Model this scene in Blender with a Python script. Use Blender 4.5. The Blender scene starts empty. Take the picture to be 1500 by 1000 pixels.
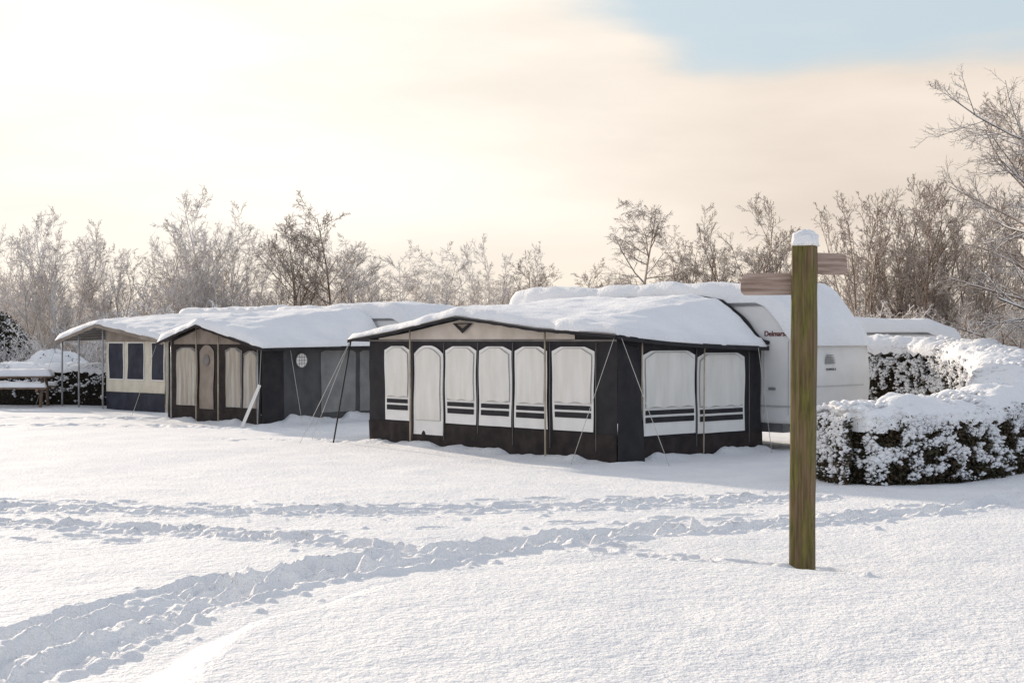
import bpy, math, random
import numpy as np
from mathutils import Vector
rng=np.random.default_rng(7)
random.seed(7)
C=bpy.context.scene
COL=C.collection

# ---------------------------------------------------------------- materials
def newmat(name):
    m=bpy.data.materials.new(name); m.use_nodes=True
    nt=m.node_tree; b=nt.nodes['Principled BSDF']
    return m,nt,b
def N(nt,t,**k):
    n=nt.nodes.new(t)
    for a,v in k.items(): setattr(n,a,v)
    return n
def noise_ramp(nt,scale,c0,c1,p0=.35,p1=.65,detail=5,vec=None,coord='Object',stretch=None):
    tc=N(nt,'ShaderNodeTexCoord'); src=tc.outputs[coord]
    if stretch:
        mp=N(nt,'ShaderNodeMapping'); mp.inputs['Scale'].default_value=stretch
        nt.links.new(src,mp.inputs[0]); src=mp.outputs[0]
    no=N(nt,'ShaderNodeTexNoise'); no.inputs['Scale'].default_value=scale; no.inputs['Detail'].default_value=detail
    nt.links.new(src,no.inputs['Vector'])
    r=N(nt,'ShaderNodeValToRGB'); r.color_ramp.elements[0].position=p0; r.color_ramp.elements[1].position=p1
    r.color_ramp.elements[0].color=(*c0,1); r.color_ramp.elements[1].color=(*c1,1)
    nt.links.new(no.outputs['Fac'],r.inputs[0])
    return no,r
def mat_simple(name,c0,c1,scale=6,rough=.8,bump=0,bscale=20,stretch=None,spec=.3,bdist=.02):
    m,nt,b=newmat(name)
    no,r=noise_ramp(nt,scale,c0,c1,stretch=stretch)
    nt.links.new(r.outputs[0],b.inputs['Base Color'])
    b.inputs['Roughness'].default_value=rough
    b.inputs['Specular IOR Level'].default_value=spec
    if bump:
        n2,_=noise_ramp(nt,bscale,(0,0,0),(1,1,1),stretch=stretch)
        bp=N(nt,'ShaderNodeBump'); bp.inputs['Strength'].default_value=bump; bp.inputs['Distance'].default_value=bdist
        nt.links.new(n2.outputs['Fac'],bp.inputs['Height']); nt.links.new(bp.outputs[0],b.inputs['Normal'])
    return m
def mat_snow(name,s1=.55,s2=.45,d2=.01):
    m,nt,b=newmat(name)
    no,r=noise_ramp(nt,1.5,(.835,.84,.86),(.90,.90,.905))
    nt.links.new(r.outputs[0],b.inputs['Base Color'])
    b.inputs['Roughness'].default_value=.75; b.inputs['Specular IOR Level'].default_value=.25
    a,_=noise_ramp(nt,24,(0,0,0),(1,1,1),detail=6)
    c,_=noise_ramp(nt,70,(0,0,0),(1,1,1),detail=3)
    b1=N(nt,'ShaderNodeBump'); b1.inputs['Strength'].default_value=s1; b1.inputs['Distance'].default_value=.035
    b2=N(nt,'ShaderNodeBump'); b2.inputs['Strength'].default_value=s2; b2.inputs['Distance'].default_value=d2
    nt.links.new(a.outputs['Fac'],b1.inputs['Height']); nt.links.new(c.outputs['Fac'],b2.inputs['Height'])
    nt.links.new(b1.outputs[0],b2.inputs['Normal']); nt.links.new(b2.outputs[0],b.inputs['Normal'])
    return m
def mat_frosted(name,bark0,bark1,snow,lo,hi):
    m,nt,b=newmat(name)
    no,r=noise_ramp(nt,3,bark0,bark1)
    g=N(nt,'ShaderNodeNewGeometry'); s=N(nt,'ShaderNodeSeparateXYZ'); nt.links.new(g.outputs['Normal'],s.inputs[0])
    n2,_=noise_ramp(nt,1.3,(0,0,0),(1,1,1))
    ad=N(nt,'ShaderNodeMath',operation='MULTIPLY_ADD'); ad.inputs[1].default_value=1.2
    nt.links.new(n2.outputs['Fac'],ad.inputs[0]); 
    sb=N(nt,'ShaderNodeMath',operation='SUBTRACT'); sb.inputs[1].default_value=.6
    nt.links.new(s.outputs['Z'],sb.inputs[0]); nt.links.new(sb.outputs[0],ad.inputs[2])
    mr=N(nt,'ShaderNodeMapRange'); mr.inputs[1].default_value=lo; mr.inputs[2].default_value=hi
    nt.links.new(ad.outputs[0],mr.inputs[0])
    mx=N(nt,'ShaderNodeMix',data_type='RGBA'); nt.links.new(mr.outputs[0],mx.inputs[0])
    nt.links.new(r.outputs[0],mx.inputs[6]); mx.inputs[7].default_value=(*snow,1)
    nt.links.new(mx.outputs[2],b.inputs['Base Color']); b.inputs['Roughness'].default_value=.9
    b.inputs['Specular IOR Level'].default_value=.1
    return m

SNOW=mat_snow('snow_mat',.5,.45)
SNOWG=mat_snow('ground_snow_mat',.75,.7,.013)
DARK=mat_simple('charcoal_canvas',(.020,.019,.022),(.034,.031,.033),4,.75,.4,7)
DARKB=mat_simple('brown_skirt_canvas',(.020,.015,.015),(.042,.031,.028),5,.8,.6,6)
WFRAME=mat_simple('white_vinyl',(.80,.78,.75),(.86,.84,.81),5,.45,.15,8)
CURT=mat_simple('cream_curtain',(.75,.72,.66),(.83,.80,.75),2.5,.7,.15,9,stretch=(3,3,.6))
OUTL=mat_simple('grey_piping',(.16,.15,.14),(.22,.2,.19),5,.7)
PIPE=mat_simple('curtain_edge',(.46,.44,.41),(.54,.52,.49),5,.7)
TANC=mat_simple('tan_canvas',(.56,.49,.42),(.66,.59,.52),3,.85,.2,9)
TAUPE=mat_simple('taupe_canvas',(.24,.195,.16),(.32,.27,.225),3,.85,.2,9)
GREYC=mat_simple('grey_canvas',(.065,.065,.068),(.095,.093,.095),3,.8,.3,6)
GREYL=mat_simple('light_grey_canvas',(.19,.19,.19),(.26,.26,.255),3,.8,.3,6)
NAVY=mat_simple('navy_canvas',(.014,.016,.030),(.03,.034,.055),4,.6,.2,6)
CREAM=mat_simple('cream_canvas',(.62,.56,.44),(.72,.66,.54),4,.8,.2,6)
BEIGE=mat_simple('beige_mesh',(.36,.315,.255),(.50,.45,.38),2.5,.8,.3,8,stretch=(5,5,.5))
POLE=mat_simple('tan_pole',(.40,.33,.24),(.55,.47,.36),6,.5)
STEEL=mat_simple('steel',(.3,.3,.3),(.45,.44,.43),6,.4)
ROPE=mat_simple('pale_rope',(.5,.48,.44),(.6,.58,.54),6,.9)
BODY=mat_simple('caravan_enamel',(.72,.71,.69),(.80,.79,.77),2,.35,.1,5,spec=.4)
BGREY=mat_simple('caravan_grey',(.22,.22,.23),(.3,.3,.31),4,.4)
SEAM=mat_simple('panel_seam',(.42,.42,.42),(.5,.5,.5),4,.5)
TIRE=mat_simple('tyre_rubber',(.015,.015,.015),(.03,.03,.03),4,.8)
RED=mat_simple('dark_red_letters',(.12,.01,.015),(.16,.015,.02),4,.5)
INK=mat_simple('dark_letters',(.09,.08,.09),(.12,.11,.12),4,.5)
LEAF=mat_simple('hedge_leaf_dark',(.035,.026,.015),(.10,.065,.036),9,.7)
LEAF2=mat_simple('hedge_leaf_green',(.025,.03,.014),(.06,.06,.028),9,.6)
CORE=mat_simple('hedge_inner_twigs',(.012,.010,.008),(.03,.024,.018),12,.9,.8,15)
TWOOD=mat_simple('table_wood',(.16,.11,.08),(.28,.2,.15),5,.8,.3,20)
FR_W=mat_frosted('frosted_bark',(.20,.15,.12),(.33,.265,.22),(.93,.90,.88),-.8,.35)
FR_M=mat_frosted('lightly_frosted_bark',(.17,.115,.08),(.27,.19,.135),(.88,.83,.78),-.25,.85)
FR_S=mat_frosted('snowy_shrub_bark',(.26,.205,.17),(.42,.35,.30),(.95,.93,.92),-1.0,.15)
FR_F=mat_frosted('haze_paled_frosted_bark',(.46,.38,.31),(.56,.48,.41),(.88,.84,.80),-.7,.7)  # far trees: aerial haze painted in as paler bark, under the frost
FR_N=mat_frosted('near_bark',(.09,.065,.048),(.16,.12,.09),(.90,.88,.87),-.2,.5)

# ---------------------------------------------------------------- mesh helpers
def setp(o,parent):
    if parent is not None: o.parent=parent
    return o
def empty(name,loc=(0,0,0),rz=0):
    e=bpy.data.objects.new(name,None); e.location=loc; e.rotation_euler=(0,0,rz); COL.objects.link(e); e.empty_display_size=.3
    return e
def mesh_from(name,V,F,mats,parent=None,smooth=True,midx=None):
    me=bpy.data.meshes.new(name)
    V=np.asarray(V,dtype=np.float32)
    if isinstance(F,np.ndarray) and F.ndim==2:
        k=F.shape[1]; n=F.shape[0]
        me.vertices.add(len(V)); me.vertices.foreach_set('co',V.ravel())
        me.loops.add(n*k); me.loops.foreach_set('vertex_index',F.ravel().astype(np.int32))
        me.polygons.add(n); me.polygons.foreach_set('loop_start',np.arange(0,n*k,k,dtype=np.int32))
        me.polygons.foreach_set('loop_total',np.full(n,k,dtype=np.int32))
        me.update(calc_edges=True); 
    else:
        me.from_pydata([tuple(map(float,v)) for v in V],[],[tuple(int(i) for i in f) for f in F]); me.update()
    for m in (mats if isinstance(mats,(list,tuple)) else [mats]): me.materials.append(m)
    if midx is not None: me.polygons.foreach_set('material_index',np.asarray(midx,dtype=np.int32))
    me.polygons.foreach_set('use_smooth',np.full(len(me.polygons),bool(smooth)))
    me.validate()
    o=bpy.data.objects.new(name,me); COL.objects.link(o); setp(o,parent); return o
def grid_faces(nr,nc):
    i=np.arange(nr-1)[:,None]*nc+np.arange(nc-1)[None,:]
    return np.stack([i,i+1,i+nc+1,i+nc],-1).reshape(-1,4)
def box(name,x0,x1,y0,y1,z0,z1,mat,parent=None,bev=0.0):
    V=[(x,y,z) for x in(x0,x1) for y in(y0,y1) for z in(z0,z1)]
    F=[(0,1,3,2),(4,6,7,5),(0,4,5,1),(2,3,7,6),(0,2,6,4),(1,5,7,3)]
    o=mesh_from(name,V,F,mat,parent,smooth=False)
    if bev:
        b=o.modifiers.new('b','BEVEL'); b.width=bev; b.segments=3
    return o
def tube_arrays(groups,k=3):
    Vs=[];Fs=[];off=0
    for P,R in groups:
        B,n,_=P.shape
        T=np.gradient(P,axis=1); T/=np.linalg.norm(T,axis=2,keepdims=True)+1e-9
        ref=np.where(np.abs(T[...,2:3])<.9,np.array([0,0,1.]),np.array([1.,0,0]))
        U=np.cross(T,ref); U/=np.linalg.norm(U,axis=2,keepdims=True)+1e-9
        W=np.cross(T,U)
        a=np.arange(k)*2*np.pi/k
        ring=P[:,:,None,:]+R[:,:,None,None]*(np.cos(a)[None,None,:,None]*U[:,:,None,:]+np.sin(a)[None,None,:,None]*W[:,:,None,:])
        Vs.append(ring.reshape(-1,3))
        b=np.arange(B)[:,None,None]*n*k; s=np.arange(n-1)[None,:,None]*k; j=np.arange(k)[None,None,:]; j2=(j+1)%k
        F=np.stack([b+s+j,b+s+k+j,b+s+k+j2,b+s+j2],-1).reshape(-1,4)+off
        Fs.append(F); off+=B*n*k
    return np.concatenate(Vs),np.concatenate(Fs)
def tube(name,pts,r,mat,parent=None,k=8):
    P=np.array(pts,float)[None]; R=np.full((1,len(pts)),r)
    V,F=tube_arrays([(P,R)],k)
    F=[tuple(f) for f in F]; n=len(pts)
    F.append(tuple(range(k))); F.append(tuple(range((n-1)*k,n*k))[::-1])
    return mesh_from(name,V,F,mat,parent)
class VN:
    def __init__(s,seed): s.t=np.random.default_rng(seed).random((256,256))*2-1
    def __call__(s,x,y):
        xi=np.floor(x).astype(int); yi=np.floor(y).astype(int); fx=x-xi; fy=y-yi
        fx=fx*fx*(3-2*fx); fy=fy*fy*(3-2*fy)
        t=s.t; a=t[xi&255,yi&255]; b=t[(xi+1)&255,yi&255]; c=t[xi&255,(yi+1)&255]; d=t[(xi+1)&255,(yi+1)&255]
        return (a*(1-fx)+b*fx)*(1-fy)+(c*(1-fx)+d*fx)*fy
vn=VN(3); vn2=VN(9)
def fbm(x,y,o=4,n=vn):
    r=0;a=1;s=0
    for i in range(o):
        c_,s_=math.cos(.7*i),math.sin(.7*i)
        r=r+a*n((x*c_-y*s_)*2**i+17.3*i,(x*s_+y*c_)*2**i-9.1*i); s+=a; a*=.5
    return r/s

# ---------------------------------------------------------------- ground
def spacing(segs):
    out=[segs[0][0]]
    for a,b,d0,d1 in segs:
        x=out[-1]
        while x<b-1e-6:
            f=(x-a)/(b-a); x=x+d0*(d1/d0)**f; out.append(min(x,b))
    return np.array(sorted(set(out)))
ys=np.concatenate([np.array([-300,-150,-80,-40,-20,-10,-5,-2.]),spacing([(0,5,.4,.1),(5,6.4,.06,.022),(6.4,14,.019,.028),(14,20,.028,.06),(20,36,.06,.16),(36,80,.2,2),(80,700,3,60)])])
xr=spacing([(0,4.5,.021,.021),(4.5,10,.028,.08),(10,22,.1,.5),(22,500,1,60)])
xs=np.concatenate([-xr[1:][::-1],xr])
X,Y=np.meshgrid(xs,ys)
H=.05*fbm(X/5,Y/5,3)+.028*fbm(X/1.3,Y/1.3,2,vn2)
near=np.clip((34-Y)/18,0,1)
H+=near*(.009*fbm(X/.35,Y/.35,3)+.006*fbm(X/.10,Y/.10,2,vn2))
q=((X-1.2)/3.0)**2+((Y-7.0)/3.7)**2
q=q+.10*fbm(X/1.3,Y/1.3,2)
mm_=np.clip((1.12-q)/.35,0,1)
H+=.20*mm_**2*(3-2*mm_)-.10
def dent(cx,cy,rx,ry,ang,depth,rim=.3):
    R=max(rx,ry)*3
    i0,i1=np.searchsorted(ys,[cy-R,cy+R]); j0,j1=np.searchsorted(xs,[cx-R,cx+R])
    if i1<=i0 or j1<=j0: return
    x=X[i0:i1,j0:j1]-cx; y=Y[i0:i1,j0:j1]-cy
    c,s=math.cos(ang),math.sin(ang)
    u=(x*c+y*s)/rx; v=(-x*s+y*c)/ry
    wx=X[i0:i1,j0:j1]; wy=Y[i0:i1,j0:j1]
    u=u+.3*vn(wx*11,wy*11)+.15*vn2(wx*25,wy*25); v=v+.3*vn2(wx*11+5,wy*11)+.15*vn(wx*25,wy*25)
    r=np.sqrt(u*u+v*v)
    H[i0:i1,j0:j1]+= -depth*np.exp(-r**4) + depth*rim*np.exp(-((r-1.5)/.35)**2)
def clod(cx,cy,r,h):
    R=r*1.8
    i0,i1=np.searchsorted(ys,[cy-R,cy+R]); j0,j1=np.searchsorted(xs,[cx-R,cx+R])
    if i1<=i0 or j1<=j0: return
    x=X[i0:i1,j0:j1]-cx; y=Y[i0:i1,j0:j1]-cy
    H[i0:i1,j0:j1]+=h*np.exp(-((x*x+y*y)/(r*r))**2)
def densify(pts,st=.06):
    pts=np.array(pts,float)
    seg=np.linalg.norm(np.diff(pts,axis=0),axis=1); L=np.concatenate([[0],np.cumsum(seg)])
    s=np.arange(0,L[-1],st); px=np.interp(s,L,pts[:,0]); py=np.interp(s,L,pts[:,1])
    if len(s)>20:
        for _ in range(3):
            k=np.ones(15)/15
            for a in (px,py):
                ap=np.concatenate([2*a[0]-a[7:0:-1],a,2*a[-1]-a[-2:-9:-1]]); a[:]=np.convolve(ap,k,'valid')
    return s,px,py
def rut(pts,w,depth,off=0,shoulder=.35,rough=.03):
    s,px,py=densify(pts,.08)
    tx=np.gradient(px);ty=np.gradient(py);l=np.hypot(tx,ty);nx,ny=-ty/l,tx/l
    wob=.10*fbm(s*.9+off*30,s*0+off*10,2)
    px=px+nx*(off+wob);py=py+ny*(off+wob)
    D=np.full(H.shape,9.0,dtype=np.float32)
    for k in range(len(s)):
        R=w*2.6
        i0,i1=np.searchsorted(ys,[py[k]-R,py[k]+R]); j0,j1=np.searchsorted(xs,[px[k]-R,px[k]+R])
        if i1<=i0 or j1<=j0: continue
        d=np.hypot(X[i0:i1,j0:j1]-px[k],Y[i0:i1,j0:j1]-py[k]); sub=D[i0:i1,j0:j1]; np.minimum(sub,d,out=sub)
    m=D<w*2.2; x=X[m];y=Y[m]
    r=D[m]/w+.42*fbm(x/.22,y/.22,3)+.16*vn2(x/.06,y/.06)
    dep=depth*(.72+.8*fbm(x/.45,y/.45,2,vn2))
    H[m]+= -dep/(1+np.exp((r-1)*11)) + dep*shoulder*np.exp(-((r-1.35)/.28)**2)*(1+.9*fbm(x/.12,y/.12,2,vn2))
    H[m]+= rough*np.exp(-(np.abs(r)/1.4)**4)*fbm(x/.12,y/.12,3)
def track(pts,step,lat,depth,clods=5,size=(.07,.14),spread=.25,skip=0):
    s,px,py=densify(pts,.1); d=0;side=1;Lt=s[-1]
    while d<Lt:
        k=min(int(d/.1),len(s)-2); a=math.atan2(py[k+1]-py[k],px[k+1]-px[k])
        if rng.random()>skip:
            dent(px[k]-math.sin(a)*lat*side+rng.normal()*.05,py[k]+math.cos(a)*lat*side+rng.normal()*.05,size[1]*(.8+.4*rng.random()),size[0]*(.8+.5*rng.random()),a+rng.normal()*.25,depth*(.6+.7*rng.random()),.28)
        for _ in range(clods):
            o=rng.normal()*spread; r=min(.014+rng.exponential(.010),.05)
            clod(px[k]-math.sin(a)*o+rng.normal()*.1,py[k]+math.cos(a)*o+rng.normal()*.1,r,r*rng.uniform(.4,.8))
        d+=step*(.8+.4*rng.random()); side*=-1
P1=[(-3.4,6.3),(-2.75,7.5),(-2.5,9.05),(-1.85,10.6),(-.85,11.7),(.31,12.7),(1.67,13.6),(3.19,14.4),(4.6,15.3),(6.4,16.6),(8.6,18.4)]
rut(P1[:7],.16,.12,.17,.4,.055); rut(P1,.14,.10,-.18,.4,.05)
track(P1,.26,.18,.06,12,spread=.28)
rut([(-3.9,6.6),(-3.2,8.0),(-2.9,9.3),(-2.2,10.8)],.11,.07); 
P2=[(-8,15.5),(-5.5,15.3),(-4,15.0),(-2.5,14.75),(-1.1,15.0),(.37,15.4),(1.9,15.9),(3.6,16.3)]
rut(P2,.13,.08,.2,.4,.045)
track(P2,.24,.20,.07,7,spread=.35,size=(.08,.15))
track([(x,y+.75) for x,y in P2],.4,.12,.05,2)
P3=[(-7.5,14.4),(-5.2,14.1),(-3.4,13.8),(-2.2,13.0),(-1.2,12.3),(-.6,12.0)]
rut(P3,.15,.07)
track(P3,.25,.16,.07,7)
track([(-5,13.1),(-3.2,13.2),(-1,13.5),(1,14.1),(3,15.0)],.45,.13,.055,2,skip=.3)
track([(.6,12.3),(1.1,11.7),(1.5,11.35),(2.0,11.3),(2.6,11.0)],.3,.16,.06,4)
track([(2.4,10.3),(2.8,9.8)],.3,.16,.04,3)
track([(-13,30),(-9,31.5),(-7,30.2),(-5,29.5),(-3.4,28.6)],.4,.2,.10,5,size=(.12,.2),spread=.5)
track([(-14,33),(-11,34),(-8.6,33.6)],.4,.2,.10,5,size=(.12,.2),spread=.5)
track([(-5.5,26.5),(-3.5,26),(-2.8,25.6)],.5,.2,.06,2)
H+=.06*np.exp(-(np.hypot(X-2.25,Y-10.98)/.2)**2)+.09*np.exp(-((X-2.05)**2+(Y-10.93)**2)/.014)
def drift(ox,oy,u,L,h=.10,wd=.22):
    global H
    dx=X-ox; dy=Y-oy; t=dx*u[0]+dy*u[1]; n=-dx*u[1]+dy*u[0]
    f=np.clip(np.minimum(t+.3,L+.3-t)/.3,0,1)
    H+=h*f*np.exp(-np.minimum((n/wd)**2,50))*(.55+.8*fbm(t*2.3,n*2,3))
drift(1.57,21.08,(-.697,.717),5.9,.11); drift(1.57,21.08,(.717,.697),3.6,.13)
drift(-5.43,30.8,(-.748,.664),3.5,.12); drift(-5.43,30.8,(.664,.748),3.6,.24,.3)
V=np.stack([X,Y,H],-1).reshape(-1,3)
ground=mesh_from('snowy_ground',V,grid_faces(len(ys),len(xs)),SNOWG)

# ---------------------------------------------------------------- sheets on walls
def front(t,z,o): return -t, -o, z
def side(s,z,o): return o, s, z
def ripple(t,z): return .010*np.sin(t*4.3+z*1.7)+.006*np.sin(t*11+z*3.1+1)+.006*np.sin(z*7+t*2)
def sheet(name,parent,mat,mp,t0,t1,zb,zt,off,nt=14,nz=10,disp=None,rip=1.0):
    t=np.linspace(t0,t1,nt); 
    b=zb(t) if callable(zb) else np.full(nt,zb); u=zt(t) if callable(zt) else np.full(nt,zt)
    f=np.linspace(0,1,nz)[:,None]
    Z=b[None]+(u-b)[None]*f; T=np.broadcast_to(t[None],Z.shape)
    O=off+rip*ripple(T,Z)
    if disp is not None: O=O+disp(T,Z)
    x,y,z=mp(T,Z,O)
    return mesh_from(name,np.stack([x,y,z],-1).reshape(-1,3),grid_faces(nz,nt),mat,parent)
def arch(t0,t1,zt,c=.14,drop=.12,p=1.0):
    def f(t):
        d=np.minimum(t-t0,t1-t); return zt-drop*np.clip(1-d/c,0,1)**p
    return f
def pleat(k,a=.008,ph=0):
    return lambda t,z: a*(np.sin(t*k+ph)+.6*np.sin(t*k*.43+ph*2+z))*np.clip((1.7-z)*1.2,0.15,1)
def window(name,parent,mp,t0,t1,z0,z1,zc,stripes=True,off=.02,frame=None,cur=None,amp=.003):
    frame=frame or WFRAME; cur=cur or CURT
    zc=zc+rng.uniform(-.012,.012)
    sheet(name+'_frame',parent,frame,mp,t0,t1,z0,arch(t0,t1,z1,.18,.07),off,24)
    sheet(name+'_piping',parent,PIPE,mp,t0+.045,t1-.045,zc-.012,arch(t0+.045,t1-.045,z1-.02,.19,.10),off+.008,24)
    sheet(name+'_curtain',parent,cur,mp,t0+.055,t1-.055,lambda t:zc+.012*np.sin(t*17),arch(t0+.055,t1-.055,z1-.03,.19,.10),off+.017,40,14,disp=pleat(38+rng.uniform(-8,8),amp*rng.uniform(.7,1.5),rng.uniform(0,6)))
    if stripes:
        sheet(name+'_stripe_1',parent,DARK,mp,t0+.05,t1-.05,zc-.115,zc-.045,off+.008)
        sheet(name+'_stripe_2',parent,DARK,mp,t0+.05,t1-.05,zc-.235,zc-.15,off+.008)

def snow_slab(name,parent,x0,x1,y0,y1,hf,th,step=.08,edge=.13,amp=.03,seed=0):
    nx=int((x1-x0)/step)+2; ny=int((y1-y0)/step)+2
    a=np.linspace(x0,x1,nx); b=np.linspace(y0,y1,ny)
    A,B=np.meshgrid(a,b)
    base=hf(A,B)
    d=np.minimum(np.minimum(A-x0,x1-A),np.minimum(B-y0,y1-B))
    w=np.clip(d/edge,0,1); prof=np.sqrt(1-(1-w)**2)
    nz=fbm(A*.9+seed*7.3,B*.9+seed,2)
    T=(th*(.88+.3*nz)+amp*fbm(A*4+seed,B*4,3,vn2))*prof+.02
    jx=.05*fbm(A*3+seed*3,B*3,2)*(1-w); jy=.05*fbm(A*3,B*3+seed*5,2,vn2)*(1-w)
    top=np.stack([A+jx,B+jy,base+T],-1).reshape(-1,3)
    bot=np.stack([A+jx,B+jy,base+.004],-1).reshape(-1,3)
    n=len(top); F=grid_faces(ny,nx); Fb=F[:,::-1]+n
    idx=np.arange(n).reshape(ny,nx)
    ring=np.concatenate([idx[0,:],idx[1:,-1],idx[-1,-2::-1],idx[-2:0:-1,0]])
    r2=np.roll(ring,-1)
    Fs=np.stack([ring,ring+n,r2+n,r2],-1)
    return mesh_from(name,np.concatenate([top,bot]),np.concatenate([F,Fb,Fs]),SNOW,parent)
def roof_sheet(name,parent,mat,x0,x1,y0,y1,hf,thk=.02):
    nx=int((x1-x0)/.12)+2; ny=int((y1-y0)/.15)+2
    A,B=np.meshgrid(np.linspace(x0,x1,nx),np.linspace(y0,y1,ny)); Z=hf(A,B)
    o=mesh_from(name,np.stack([A,B,Z],-1).reshape(-1,3),grid_faces(ny,nx),mat,parent)
    m=o.modifiers.new('s','SOLIDIFY'); m.thickness=thk; m.offset=-1
    return o

# ---------------------------------------------------------------- caravan
def caravan(name,loc,rz,x0,x1,y0,y1,zt,slope=.55,seed=0,th=.2):
    e=empty(name,loc,rz)
    prof=[]
    def arc(cx,cz,r,a0,a1,n=6):
        for i in range(n+1):
            a=math.radians(a0+(a1-a0)*i/n); prof.append((cx+r*math.cos(a),cz+r*math.sin(a)))
    arc(x1-.15,.5,.15,-90,0)
    prof.append((x1+.05,1.0)); prof.append((x1+.03,1.35))
    arc(x1-.22,1.58,.22,0,50)
    prof.append((x1-slope,zt-.1)); arc(x1-slope-.22,zt-.22,.22,55,90)
    arc(x0+.2,zt-.2,.2,90,180); arc(x0+.15,.5,.15,180,270)
    n=len(prof); V=[(p[0],y0,p[1]) for p in prof]+[(p[0],y1,p[1]) for p in prof]
    F=[tuple(range(n)),tuple(range(2*n-1,n-1,-1))]+[(i,n+i,n+(i+1)%n,(i+1)%n) for i in range(n)]
    b=mesh_from('body',V,F,BODY,e,smooth=False)
    bv=b.modifiers.new('b','BEVEL'); bv.width=.06; bv.segments=4; bv.limit_method='ANGLE'; bv.angle_limit=math.radians(50)
    for p in b.data.polygons: p.use_smooth=True
    b.data.update()
    box('chassis',x0+.4,x1-.5,y0+.3,y1-.3,.18,.36,BGREY,e,.02)
    for yy in (y0+.04,y1-.24):
        cx=(x0+x1)/2
        bpy.ops.mesh.primitive_cylinder_add(vertices=28,radius=.32,depth=.2,location=(cx,yy+.1,.32),rotation=(math.pi/2,0,0))
        w=bpy.context.object; w.name='wheel'; w.data.materials.append(TIRE); w.parent=e
    box('roof_rail',x0+.15,x1-slope-.05,y0-.022,y0-.003,zt-.17,zt-.13,BGREY,e)
    box('lower_trim',x0+.1,x1-.1,y0-.014,y0-.003,.62,.65,SEAM,e)
    box('gas_locker_seam',x1+.045,x1+.058,y0+.25,y1-.25,.955,.967,SEAM,e)
    def hs(A,B):
        z=np.interp(A,[x0-.02,x0+.06,x0+.25,x1-slope-.2,x1-slope,x1-.06,x1+.1],[zt-.2,zt-.06,zt-.01,zt,zt-.08,1.74,1.58])
        return z-.12*np.clip((np.abs(B-(y0+y1)/2)-(y1-y0)/2+.1)/.1,0,1)
    snow_slab('roof_snow',e,x0-.03,x1+.06,y0-.06,y1+.03,hs,th,.08,.16,.04,seed)
    return e

# ================================================================ AWNING A (nearest)
RA=math.atan2(-.717,.697)
A=empty('caravan_awning',(1.57,21.08,0),RA)
W,L=5.88,3.57
fT=[-.2,0,1.5,2.6,3.39,5.0,6.3]; fZ=[1.79,1.81,1.90,2.03,2.11,1.87,1.72]
rT=[-.2,0,.35,.8,1.3,4.8,5.5,6.3]; rZ=[1.60,1.64,1.98,2.28,2.36,2.36,2.2,1.72]
def hA(x,y):
    t=-x; f=np.clip((y+.2)/(L+.2),0,1)**.85
    return np.interp(t,fT,fZ)*(1-f)+np.interp(t,rT,rZ)*f-.03*np.sin(np.pi*f)
topA=lambda t: np.interp(t,fT,fZ)-.01
sheet('front_wall',A,DARK,front,0,W,-.2,topA,0,120,24)
sheet('front_skirt',A,DARKB,front,0,W,-.2,.31,.015,160,10,disp=lambda t,z:.02*np.sin(t*9)*(.3-z)+.015*np.sin(t*23+1)*(.3-z)*2)
sideT=lambda s: np.interp(s,[0,L],[1.80,1.62])
sheet('side_wall',A,DARK,side,0,L,-.2,sideT,0,90,24)
sheet('side_skirt',A,DARKB,side,0,L,-.2,.22,.015,80,8,disp=lambda t,z:.03*np.sin(t*8)*(.25-z))
V=[(-W,0,-.1),(-W,L,-.1),(-W,L,1.72),(-W,0,1.78)]
mesh_from('far_side_wall',V,[(0,1,2,3)],DARK,A,False)
sheet('gable_panel',A,TANC,front,.85,5.6,1.735,lambda t: np.maximum(np.interp(t,fT,fZ)-.045,1.74),.02,60,4)
sheet('gable_seam',A,OUTL,front,.0,W,1.70,1.73,.026,80,2)
mesh_from('gable_mark',[(-3.62,-.05,2.0),(-3.12,-.05,2.0),(-3.37,-.05,1.83)],[(0,1,2)],DARK,A,False)
mesh_from('gable_mark_inner',[(-3.50,-.054,1.985),(-3.24,-.054,1.985),(-3.37,-.054,1.915)],[(0,1,2)],TAUPE,A,False)
for i,(a,b) in enumerate([(.47,1.33),(1.44,2.18),(2.25,3.0),(3.07,3.84),(4.75,5.43)]):
    window('window_%d'%(i+1),A,front,a,b,.335,1.62,.74 if i else .76)
sheet('door_panel',A,WFRAME,front,3.90,4.64,.12,arch(3.90,4.64,1.63,.3,.14,2),.02,30,12)
sheet('door_piping',A,PIPE,front,3.955,4.585,.36,arch(3.955,4.585,1.59,.28,.14,2),.028,30,12)
sheet('door_curtain',A,CURT,front,3.965,4.575,.37,arch(3.965,4.575,1.58,.28,.14,2),.037,40,12,disp=pleat(35,.003))
for i,t in enumerate([.42,1.385,2.215,3.035,3.87,4.69]):
    tube('seam_%d'%(i+1),[(-t,-.022,.05),(-t,-.03,.8),(-t,-.022,1.68)],.008,OUTL,A,5)
window('side_window_1',A,side,.56,1.80,.27,1.56,.70)
window('side_window_2',A,side,1.86,3.08,.25,1.52,.66)
for i,t in enumerate([.42,1.83,3.2]):
    tube('side_seam_%d'%(i+1),[(.025,t,.05),(.03,t,.8),(.025,t,1.6)],.008,OUTL,A,5)
roof_sheet('roof_canvas',A,DARK,-6.25,.15,-.2,L-.02,hA)
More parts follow.
